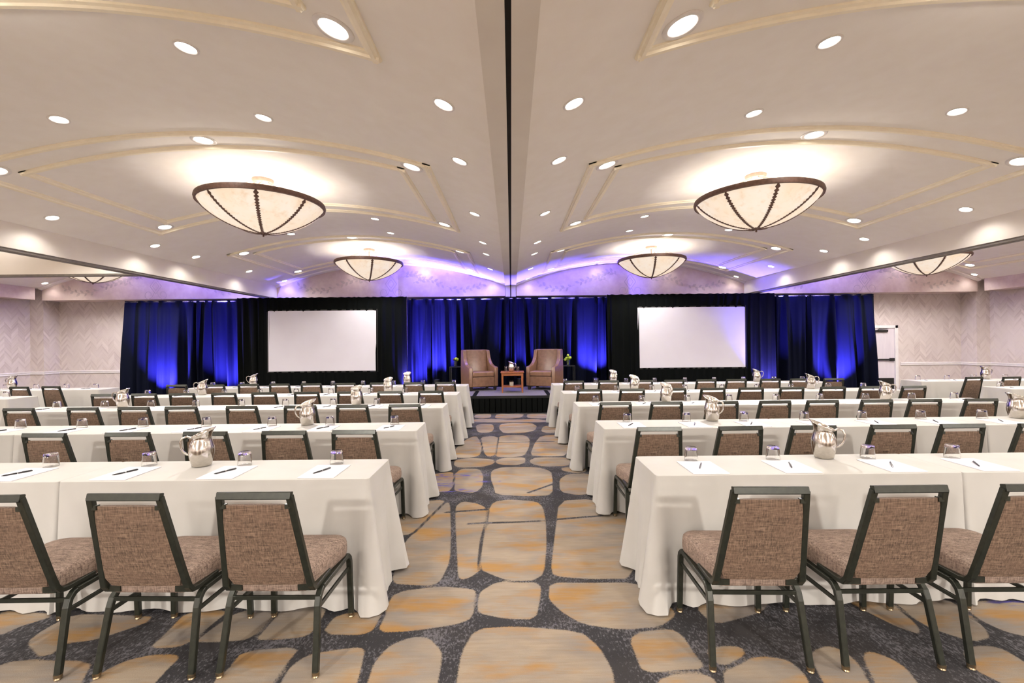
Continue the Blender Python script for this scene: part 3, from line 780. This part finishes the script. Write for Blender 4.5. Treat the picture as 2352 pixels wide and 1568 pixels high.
def make_glass():
    t = thing('water_glass', 'upturned clear water glass', 'glass', group='upturned water glasses on the tables')
    prof = [(.0415, .0), (.0425, .001), (.0415, .03), (.037, .082), (.034, .088), (.0, .0885)]
    inn = [(.0, .070), (.033, .070), (.0345, .066), (.0388, .03), (.0405, .0)]
    MB().lathe(prof + inn, 24, cap=False).build('tumbler', 'glass', t, smooth=.8)
    return t
def make_pad():
    t = thing('notepad', 'white notepad', 'notepad', group='white notepads on the tables')
    MB().box(-.108, .108, -.14, .14, 0, .0035).build('paper_sheets', 'paper', t)
    MB().box(-.107, .107, -.139, .139, 0.0034, .0040).build('top_sheet', 'paper', t)
    return t
def make_pen():
    t = thing('pen', 'black pen', 'pen', group='black pens on the notepads')
    r = .0048
    MB().tube([(0, -.07, r), (0, -.058, r), (0, 0, r), (0, .062, r), (0, .068, r)], [.0012, .0042, .0048, .0048, .003], 8).build('barrel', 'pen', t, smooth=.7)
    MB().tube([(0, -.003, r), (0, .003, r)], .0053, 8).build('band', 'silver', t, smooth=.7)
    MB().box(-.0014, .0014, .02, .064, 2 * r, 2 * r + .0016).build('clip', 'silver', t)
    return t

# ------------------------------------------------------------------ banquet chair
def make_chair():
    t = thing('banquet_chair', 'brown tweed banquet chair', 'chair', group='brown tweed banquet chairs at the draped tables')
    for s in (-1, 1):
        fl = MB().sweep([(s * .222, .237, .02), (s * .217, .228, .318), (s * .2155, .222, .343), (s * .2135, .206, .360), (s * .213, .188, .366)], .029, .025).build('leg', 'frame', t)
        rl = MB().sweep([(s * .2265, -.235, .02), (s * .214, -.178, .30), (s * .2125, -.165, .336), (s * .212, -.142, .358), (s * .212, -.115, .366)], .029, .025).build('leg', 'frame', t)
        for par, (gx, gy) in ((fl, (s * .222, .237)), (rl, (s * .2268, -.236))):
            MB().lathe([(0, 0), (.014, 0), (.017, .004), (.014, .010), (.0175, .012), (.0175, .025), (0, .025)], 12, (gx, gy, 0)).build('foot_glide', 'brass', par, smooth=.6)
        MB().sweep([(s * .213, -.13, .366), (s * .213, .20, .366)], .029, .025).build('seat_rail', 'frame', t)
        MB().sweep([(s * .214, .222, .285), (s * .211, -.17, .285)], .012, .020).build('stretcher', 'frame', t)
    MB().sweep([(-.205, -.168, .335), (.205, -.168, .335)], .012, .020, (0, 1, 0)).build('stretcher', 'frame', t)
    # seat cushion
    m = MB(); rings = []
    def outline(sc, z, dz=0):
        pts = []
        hb, hf, y0, y1 = .188, .225, -.205, .235
        cor = [(-hb, y0, .03), (hb, y0, .03), (hf, y1, .075), (-hf, y1, .075)]
        for ci, (cx, cy, rad) in enumerate(cor):
            sx, sy = (1 if cx > 0 else -1), (1 if cy > 0 else -1)
            a0 = {(-1, -1): PI, (1, -1): 1.5 * PI, (1, 1): 0, (-1, 1): .5 * PI}[(sx, sy)]
            for k in range(7):
                a = a0 + PI / 2 * k / 6
                x = cx - sx * rad + rad * math.cos(a); y = cy - sy * rad + rad * math.sin(a)
                pts.append((x * sc, (y - .015) * sc + .015, z))
        return pts
    for sc, z in ((.94, .378), (.985, .384), (1.0, .40), (1.006, .425), (1.0, .447), (.985, .463), (.94, .474), (.80, .482), (.4, .488)):
        rings.append(outline(sc, z))
    m.loft(rings); m.build('seat', 'tweed_seat', t, smooth=True)
    # back frame (square tube) with lower bends running forward under the seat
    def bp(z):                     # back plane y at height z
        return -.215 - .12 * (z - .41) / .49
    def hw_(z): return .200 - .044 * (z - .41) / .49
    bf = MB()
    for s in (-1, 1):
        bf.sweep([(s * .198, -.02, .392), (s * .200, -.165, .392), (s * .201, -.198, .399), (s * .201, bp(.425) , .425), (s * hw_(.50), bp(.50), .50), (s * hw_(.87), bp(.88), .880)], .030, .024)
    zt = .882
    bf.sweep([(-.1665, bp(zt), zt), (.1665, bp(zt), zt)], .026, .034, (0, 1, -.24))
    for s in (-1, 1):
        bf.box(s * .147 - .012, s * .147 + .012, bp(.84) - .010, bp(.84) + .012, .822, .842)
    bf.build('back_frame', 'frame', t)
    # upholstered back panel, slightly bowed
    m = MB(); rings = []
    for k in range(11):
        z = .428 + (.838 - .428) * k / 10
        w = hw_(z) - .014; yb = bp(z); th = .017 * (1 - .5 * (abs(k / 10 - .5) * 2) ** 6)
        bow = .006 * math.sin(PI * k / 10)
        if k == 0: w -= .02
        row = []
        for j in range(9):
            u = -1 + j / 4; row.append((u * w, yb - th - bow * (1 - u * u) + (.006 if abs(u) == 1 else 0), z))
        for j in range(9):
            u = 1 - j / 4; row.append((u * w, yb + th + .006 * (1 - u * u) - (.006 if abs(u) == 1 else 0), z))
        rings.append(row)
    m.loft(rings); m.build('backrest', 'tweed', t, smooth=.9)
    for s in (-1, 1):
        MB().box(s * .165 - .032, s * .165 + .032, -.212, -.202, .392, .42).build('gusset_plate', 'frame', t)
    return t

CH = {
'L1': [(-1.218, 2.2), (-1.826, 2.16), (-2.497, 2.15)],
'R1': [(1.233, 2.2), (1.882, 2.23), (2.511, 2.22)],
'L2': [(-1.267, 3.78), (-1.843, 3.77), (-2.469, 3.75), (-3.106, 3.76), (-3.769, 3.76), (-4.415, 3.77)],
'R2': [(1.195, 3.81), (1.844, 3.82), (2.454, 3.86), (3.099, 3.84), (3.652, 3.82), (4.275, 3.84)],
'L3': [(-1.228, 5.28), (-1.823, 5.31), (-2.432, 5.33), (-3.079, 5.33), (-3.79, 5.36), (-4.318, 5.32), (-4.895, 5.24), (-5.626, 5.36), (-6.226, 5.36)],
'R3': [(1.183, 5.27), (1.784, 5.25), (2.414, 5.32), (3.017, 5.35), (3.569, 5.28), (4.187, 5.3), (4.754, 5.25), (5.4, 5.25), (5.971, 5.24)],
'L4': [(-1.19, 6.72), (-1.783, 6.71), (-2.369, 6.77), (-3.006, 6.8), (-3.628, 6.8), (-4.214, 6.76), (-4.837, 6.76), (-5.39, 6.69), (-5.953, 6.65)],
'R4': [(1.143, 6.82), (1.77, 6.82), (2.374, 6.81), (2.951, 6.79), (3.523, 6.76), (4.106, 6.77), (4.73, 6.8), (5.296, 6.71), (5.907, 6.78)],
'L5': [(-1.175, 8.21), (-1.748, 8.22), (-2.335, 8.25), (-2.972, 8.25), (-3.582, 8.25), (-4.142, 8.25), (-4.703, 8.16), (-5.248, 8.05), (-5.978, 8.22)],
'R5': [(1.108, 8.12), (1.735, 8.24), (2.343, 8.25), (2.898, 8.25), (3.471, 8.22), (4.02, 8.15), (4.626, 8.17), (5.17, 8.11), (5.76, 8.16)],
'l5': [(-8.1, 8.05), (-8.659, 8.04)], 'r5': [(8.2, 8.09), (8.84, 8.05), (9.42, 8.05)]}
GL = {
'L1': [-1.167, -1.771, -2.414, -3.068], 'R1': [1.187, 1.734, 2.369, 2.921],
'L2': [-1.152, -1.785, -2.351, -3.0, -3.622, -4.214, -4.825], 'L3': [-1.16, -1.751, -2.323, -2.944, -3.522, -4.102, -4.688, -5.297, -5.904],
'L4': [-1.136, -1.71, -2.262, -2.899, -3.459, -4.044, -4.61, -5.218, -5.841], 'L5': [-1.1, -1.691, -2.25, -2.836, -3.41, -3.967, -4.553, -5.138, -5.694],
'l5': [-7.922, -8.493, -9.058, -9.639], 'l4': [-8.093],
'R2': [1.136, 1.716, 2.281, 2.878, 3.444, 4.031, 4.621], 'R3': [1.092, 1.695, 2.286, 2.831, 3.445, 4.014, 4.605, 5.206, 5.77],
'R4': [1.05, 1.683, 2.255, 2.781, 3.384, 3.95, 4.497, 5.102, 5.664], 'R5': [1.022, 1.612, 2.19, 2.732, 3.313, 3.874, 4.431, 5.025, 5.567],
'r5': [7.776, 8.331, 8.846, 9.459], 'r4': [7.862]}
# pitcher: x, offset from table front, spout heading (degrees)
PT = {'L1': [(-2.05, .32, 25)], 'L2': [(-2.02, .36, 45)], 'L3': [(-2.03, .36, 80), (-5.06, .34, 12)], 'L4': [(-1.99, .36, 75), (-4.98, .36, 30)], 'L5': [(-2.0, .38, 80), (-4.94, .38, 30)],
      'l5': [(-9.55, .38, 5)],
      'R1': [(2.09, .36, 150)], 'R2': [(1.98, .36, 130), (4.98, .34, 172)], 'R3': [(2.02, .38, 110), (4.87, .33, 165)], 'R4': [(1.98, .38, 115), (4.83, .36, 160)], 'R5': [(1.95, .38, 110), (4.69, .34, 150)],
      'r5': [(9.1, .38, 172)]}
TF = [2.69, 4.14, 5.59, 6.98, 8.36]
TD, TZ = 0.46, 0.765
# table ends per row: x edges from the aisle outwards
TB = {'L1': [-.85, -2.68, -4.51], 'R1': [.85, 2.67, 4.50],
      'L2': [-.87, -2.70, -4.53, -6.34], 'R2': [.84, 2.59, 4.33, 6.09],
      'L3': [-.85, -2.66, -4.46, -6.26], 'R3': [.82, 2.58, 4.34, 6.10],
      'L4': [-.84, -2.64, -4.44, -6.22], 'R4': [.80, 2.55, 4.30, 6.05],
      'L5': [-.83, -2.56, -4.29, -6.02], 'R5': [.77, 2.48, 4.18, 5.88],
      'l4': [-7.72, -9.52], 'r4': [7.70, 9.5], 'l5': [-7.57, -9.36, -11.1], 'r5': [7.55, 9.30, 11.1]}

# ------------------------------------------------------------------ draped tables
def make_table(label, xa, xb, y0, seed, free_a, free_b):
    r = random.Random(seed); x0, x1 = min(xa, xb), max(xa, xb); cx = (x0 + x1) / 2; L = x1 - x0
    fl, fr = (free_a, free_b) if xa < xb else (free_b, free_a)      # free ends: left, right
    t = thing('draped_table', label, 'table', (cx, y0 + TD / 2, 0), 0, 'white draped classroom tables')
    h = L / 2; d = TD / 2; rc = .022
    per = []                                                       # (x, y, nx, ny, arc)
    step = .032
    def line(ax, ay, bx, by, nx, ny):
        n = max(2, int(math.hypot(bx - ax, by - ay) / step))
        for i in range(n): per.append((ax + (bx - ax) * i / n, ay + (by - ay) * i / n, nx, ny))
    def arc(cx_, cy_, a0):
        for i in range(4):
            a = a0 + PI / 2 * i / 4; per.append((cx_ + rc * math.cos(a), cy_ + rc * math.sin(a), math.cos(a), math.sin(a)))
    line(-h + rc, -d, h - rc, -d, 0, -1); arc(h - rc, -d + rc, -PI / 2)
    line(h, -d + rc, h, d - rc, 1, 0); arc(h - rc, d - rc, 0)
    line(h - rc, d, -h + rc, d, 0, 1); arc(-h + rc, d - rc, PI / 2)
    line(-h, d - rc, -h, -d + rc, -1, 0); arc(-h + rc, -d + rc, PI)
    ph = [r.uniform(0, 6.28) for _ in range(6)]
    jit = [r.uniform(.85, 1.25) for _ in range(4)]
    rings = []
    for tt in (-.02, -.008, 0.0, .012, .04, .12, .25, .4, .55, .7, .85, 1.0):
        ring = []
        for (x, y, nx, ny) in per:
            if tt < 0:
                ins = .016 if tt < -.01 else .005
                ring.append((x - nx * ins, y - ny * ins, TZ if tt < -.01 else TZ - .0012)); continue
            t_ = max(0, tt)
            cdx, cdy = h - abs(x), d - abs(y); c = cdx if abs(ny) > .7 else (cdy if abs(nx) > .7 else 0)
            q = (0 if x < 0 else 1) + (0 if y < 0 else 2); k = jit[q]
            on_front = abs(ny) > .7
            g = t_ ** 1.15
            off = .010 * t_ ** .5 + .016 * g
            off += g * k * (.10 * math.exp(-(c / .042) ** 2) - .032 * math.exp(-((c - .105) / .035) ** 2) + .036 * math.exp(-((c - .19) / .05) ** 2) - .012 * math.exp(-((c - .29) / .05) ** 2))
            s_ = x if on_front else y
            off += g * (.007 * math.sin(6.28 * s_ / .47 + ph[0]) + .005 * math.sin(6.28 * s_ / .21 + ph[1]))
            if t_ == 0: off = 0
            ox, oy = nx * off, ny * off
            if (x > 0 and not fr) or (x < 0 and not fl):
                if abs(nx) > .3: ox = min(max(ox, -.004), .004)
                if abs(ny) > .3 and c < .3: oy *= .45
            z = TZ - .003 - (TZ - .016) * t_ + (.010 * math.sin(6.28 * s_ / .5 + ph[2]) * (1 if t_ == 1 else 0))
            ring.append((x + ox, y + oy, max(z, .006)))
        rings.append(ring)
    m = MB(); m.loft(rings, cap=False); n = len(per)
    m.f.append(tuple(range(n)))
    m.build('tablecloth', 'cloth', t, smooth=1.0)
    MB().box(-h + .012, h - .012, -d + .012, d - .012, TZ - .035, TZ - .006).build('tabletop', 'board', t)
    for s in (-1, 1):
        lg = MB(); x = s * (h - .22)
        lg.sweep([(x, -d + .07, .0), (x, -d + .09, TZ - .035)], .025, .025); lg.sweep([(x, d - .07, .0), (x, d - .09, TZ - .035)], .025, .025)
        lg.sweep([(x, -d + .07, .05), (x, d - .07, .05)], .02, .02)
        lg.build('folding_leg', 'black_metal', t)
    return t
sd = 100
for key, xs in TB.items():
    row = int(key[1]) - 1
    for i in range(len(xs) - 1):
        sd += 1
        side = 'left' if key[0] in 'Ll' else 'right'
        if key[0] in 'LR': lab = 'white draped table, %s from the aisle in %s, %s side' % (ORD[i], ROWS[row], side)
        elif key[1] == '5': lab = 'white draped table by the %s wall, %s from the stage drapes' % (side, ORD[i])
        else: lab = 'white draped table cut by the %s frame edge, in front of the wall tables' % side
        make_table(lab, xs[i], xs[i + 1], TF[row], sd, i == 0, i == len(xs) - 2)

# ------------------------------------------------------------------ set every place
chair_tree = tree_of(make_chair()); first_chair = [True]
for key, lst in CH.items():
    for i, (x, y) in enumerate(lst):
        k = .9496
        yy = y * k + .335
        row = int(key[1]) - 1
        yy = min(yy, TF[row] - .31)
        lab = 'brown tweed banquet chair, ' + where(i, key)
        rz = rnd.uniform(-.035, .035)
        if key[0] in 'lr': rz = (-.12 if key[0] == 'l' else .12) + rz
        if first_chair[0]:
            o = chair_tree[0]; o.location = (x * k, yy, 0); o.rotation_euler = (0, 0, rz); o['label'] = lab; first_chair[0] = False
        else:
            dup(chair_tree, (x * k, yy, 0), rz, lab, skip=() if row < 2 else ('foot_glide',))
def place(tr, used, loc, rz, lab):
    if not used[0]:
        o = tr[0]; o.location = loc; o.rotation_euler = (0, 0, rz); o['label'] = lab; used[0] = True; return o
    return dup(tr, loc, rz, lab)
tg, tp_, te, tpt = tree_of(make_glass()), tree_of(make_pad()), tree_of(make_pen()), tree_of(make_pitcher('water_pitcher', 'steel water pitcher'))
ug, up_, ue, upt = [False], [False], [False], [False]
for key, lst in GL.items():
    row = int(key[1]) - 1
    for i, x in enumerate(lst):
        w = where(i, key)
        place(tg, ug, (x, TF[row] + .335 + rnd.uniform(-.01, .01), TZ + .0008), rnd.uniform(0, 6), 'upturned water glass, ' + w)
        px, py = x + rnd.uniform(-.012, .012), TF[row] + .155
        place(tp_, up_, (px, py, TZ + .0008), rnd.uniform(-.02, .02), 'white notepad, ' + w)
        place(te, ue, (px + rnd.uniform(-.02, .01), py + rnd.uniform(-.01, .015), TZ + .0052), math.radians(-29 + rnd.uniform(-6, 6)), 'black pen, ' + w)
for key, lst in PT.items():
    row = int(key[1]) - 1
    for i, (x, dy, a) in enumerate(lst):
        lab = 'steel water pitcher, ' + where(i, key)
        if key[0] in 'lr': lab = 'steel water pitcher on the table by the %s wall' % ('left' if key[0] == 'l' else 'right')
        place(tpt, upt, (x, TF[row] + min(dy, .36), TZ + .0008), math.radians(a), lab)
dup(tpt, (.0, 10.86, SZ + .487), math.radians(165), 'steel water pitcher on the small wooden stage table')
g1 = dup(tg, (-.13, 10.84, SZ + .487), 0, 'tall clear glass left of the pitcher on the stage table')
g2 = dup(tg, (.15, 10.84, SZ + .487), 0, 'clear glass right of the pitcher on the stage table')
g1.scale = (.85, .85, 1.45); g2.scale = (.95, .95, 1.35)
for g in (g1, g2): g['group'] = 'drinking glasses on the stage table'

# ------------------------------------------------------------------ chandeliers
ZR, RR, ZF = 3.465, 0.765, 3.075
def bowl_z(r):
    u = min(1, r / RR)
    return ZF + (ZR - ZF) * (.60 * u ** 1.8 + .40 * (1 - math.sqrt(max(0, 1 - .995 * u * u))) / (1 - math.sqrt(.005)))
def make_chandelier():
    t = thing('bowl_chandelier', 'bowl chandelier', 'chandelier', group='alabaster bowl chandeliers under the vaults')
    prof = [(RR * k / 18, bowl_z(RR * k / 18)) for k in range(0, 19)]
    prof = [(max(r, .004), z) for r, z in prof]
    full = prof + [(r - .012 if r > .02 else r, z + .010) for r, z in reversed(prof)]
    MB().lathe(full, 48).build('glass_bowl', 'bowl', t, smooth=True)
    MB().lathe([(RR - .006, ZR - .034), (RR + .018, ZR - .031), (RR + .026, ZR), (RR + .018, ZR + .031), (RR - .006, ZR + .034), (RR - .014, ZR), (RR - .006, ZR - .034)], 64).build('rim', 'lamp_iron', t, smooth=.8)
    for k in range(8):
        a = PI / 8 + k * PI / 4; m = MB(); rings = []; c, s = math.cos(a), math.sin(a); N = 44
        for i in range(N + 1):
            r = .02 + (RR - .02) * i / N; z = bowl_z(r)
            w = (.012 if i % 2 else .032) * (.65 + .35 * i / N)
            sl = (bowl_z(r + .01) - z) / .01; nn = Vector((sl, -1)).normalized()
            p0 = (r + nn.x * .006, z + nn.y * .006); p1 = (r + nn.x * .014, z + nn.y * .014)
            rings.append([(p0[0] * c - w * s, p0[0] * s + w * c, p0[1]), (p1[0] * c - w * .5 * s, p1[0] * s + w * .5 * c, p1[1]), (p1[0] * c + w * .5 * s, p1[0] * s - w * .5 * c, p1[1]), (p0[0] * c + w * s, p0[0] * s - w * c, p0[1])])
        m.loft(rings); m.build('rib', 'lamp_iron', t)
    f = MB(); f.lathe([(0, ZF - .052), (.008, ZF - .048), (.014, ZF - .036), (.008, ZF - .026), (.03, ZF - .018), (.042, ZF - .004), (.02, ZF + .006), (0, ZF + .008)], 16)
    for k in range(8):
        a = k * PI / 4; blade(f, (.03 * math.cos(a), .03 * math.sin(a), ZF - .008), (math.cos(a), math.sin(a), .12), .06, .012)
    f.build('finial', 'lamp_iron', t, smooth=.7)
    MB().lathe([(0, AP - .06), (.07, AP - .06), (.12, AP - .045), (.135, AP - .02), (.135, AP - .002), (0, AP - .002)], 32).build('ceiling_canopy', 'lamp_canopy', t, smooth=.6)
    MB().tube([(0, 0, AP - .05), (0, 0, ZR - .02)], .009, 8).build('stem', 'lamp_canopy', t, smooth=True)
    MB().lathe([(0, ZR - .03), (.03, ZR - .03), (.035, ZR - .02), (0, ZR - .01)], 16).build('lamp_cluster', 'lamp_canopy', t, smooth=.7)
    for k in range(8):
        a = PI / 8 + k * PI / 4
        MB().tube([(.09 * math.cos(a), .09 * math.sin(a), AP - .05), ((RR - .004) * math.cos(a), (RR - .004) * math.sin(a), ZR + .01)], .0045, 6).build('suspension_rod', 'lamp_canopy', t)
    return t
chand = tree_of(make_chandelier()); uc = [False]
BN = ['outer left bay', 'left bay', 'right bay', 'outer right bay']
for bi, cx in enumerate(BAYC):
    for ci, cy in enumerate(PC):
        x = math.copysign(3.35, cx) if bi in (1, 2) else math.copysign(9.9, cx)
        ps = ['over the camera', 'nearer the camera', 'nearer the stage'][ci]
        if bi in (0, 3): ps = ['behind the camera line', 'midway along', 'close to the far wall'][ci]
        o = place(chand, uc, (x, cy, 0), rnd.choice((0, .1, .42, .78)) if bi in (0, 3) else (.0 if x < 0 else .22), 'lit cream bowl chandelier with leafy brown ribs, %s, %s' % (BN[bi], ps))
        lamp('chandelier_lamp', 'POINT', (0, 0, ZR - .20), P_CHAND, WARM, o, .10)
        lamp('chandelier_glow', 'SPOT', (0, 0, ZF - .10), P_GLOW * ((.25, .95, .3)[ci] if bi in (1, 2) else (.6, 1.0, .75)[ci]), WARM, o, .10, 3.0, .35)

for bi, cx in enumerate(BAYC):
    for ci, cy in enumerate(ADDED_REAR):  # rear chandeliers out of view, added to light table fronts and chair backs
        o = place(chand, uc, (math.copysign(3.35 if bi in (1, 2) else 9.9, cx), cy, 0), 0, 'added unseen bowl chandelier behind the viewer, %s, %s' % (BN[bi], ['rearmost', 'second from the rear'][ci]))
        lamp('chandelier_lamp', 'POINT', (0, 0, ZR - .20), P_CHAND, WARM, o, .10)
        lamp('chandelier_glow', 'SPOT', (0, 0, ZF - .10), P_GLOW * 2.0, WARM, o, .10, 3.0, .35)

# ------------------------------------------------------------------ recessed downlights
def make_down(ro, ri):
    t = thing('recessed_downlight', 'recessed downlight', 'ceiling light', group='recessed ceiling downlights')
    MB().lathe([(ro, .004), (ro, -.006), (ro - .006, -.010), (ri + .006, -.010), (ri, -.006), (ri - .004, .002)], 28).build('trim_ring', 'ring', t, smooth=.6)
    MB().lathe([(0.0005, -.002), (ri, -.002)], 28).build('lens', 'lens', t)
    return t
dsm, dbg = tree_of(make_down(.085, .066)), tree_of(make_down(.125, .088))
us, ub = [False], [False]
def down(tr, used, x, y, label, power):
    if y > 12.3: power *= .35
    n = nv(x); z = zv(x)
    o = place(tr, used, (x, y, z), 0, label)
    o.rotation_euler = (0, math.atan2(-n.x, -n.z), 0)
    W = Matrix.Translation((x, y, z)) @ o.rotation_euler.to_matrix().to_4x4()
    l = lamp('downlight_beam', 'SPOT', (x, y, z - .03), power, WARM, None, .05, 2.35, .6)
    l.parent = o; l.matrix_parent_inverse = W.inverted()
DY = {'edge': [-3.0, -1.29, -.25, 1.55, 3.33, 4.37, 6.17, 7.95, 8.98, 10.80, 12.48], 'mid': [-1.29, -.25, 3.33, 4.37, 7.95, 8.98]}
for bi, cx in enumerate(BAYC):
    sg = 1 if cx > 0 else -1
    for nm, dx_ in (('edge', -2.86), ('mid', -.98), ('mid', .98), ('edge', 2.86)):
        x = cx + sg * dx_
        ys = sorted(DY[nm], reverse=True)
        if bi in (0, 3): ys = [y for y in ys if y > 2]
        ln = {-2.86: 'line nearest the centre beam', -.98: 'inner middle line', .98: 'outer middle line', 2.86: 'line nearest the outer side'}[dx_]
        if bi == 3 and False: pass
        for j, y in enumerate(ys):
            n_ = ORD[j] if j < 10 else 'last'
            down(dsm, us, x, y, 'small recessed downlight, %s from the stage, %s, %s' % (n_, ln, BN[bi]), P_SMALL)
    for ci, cy in enumerate(PC):
        if bi in (0, 3) and ci == 0: continue
        for sx, sn in ((-1, 'left'), (0, 'middle'), (1, 'right')):
            for sy, yn in ((-1, 'near'), (1, 'far')):
                if ci == 2 and sx == 0 and sy == 1: continue
                down(dbg, ub, cx + sx * 2.27, cy + sy * 1.215, 'large ringed downlight, %s %s of the %s moulded panel, %s' % (yn, sn, ['rear', 'middle', 'stage'][ci], BN[bi]), P_BIG)
        if ci == 2:
            for sx, sn in ((-1, 'left'), (1, 'right')):
                down(dsm, us, cx + sx * .95, 12.45, 'small recessed downlight close to the far soffit, %s of centre, %s' % (sn, BN[bi]), P_SMALL)
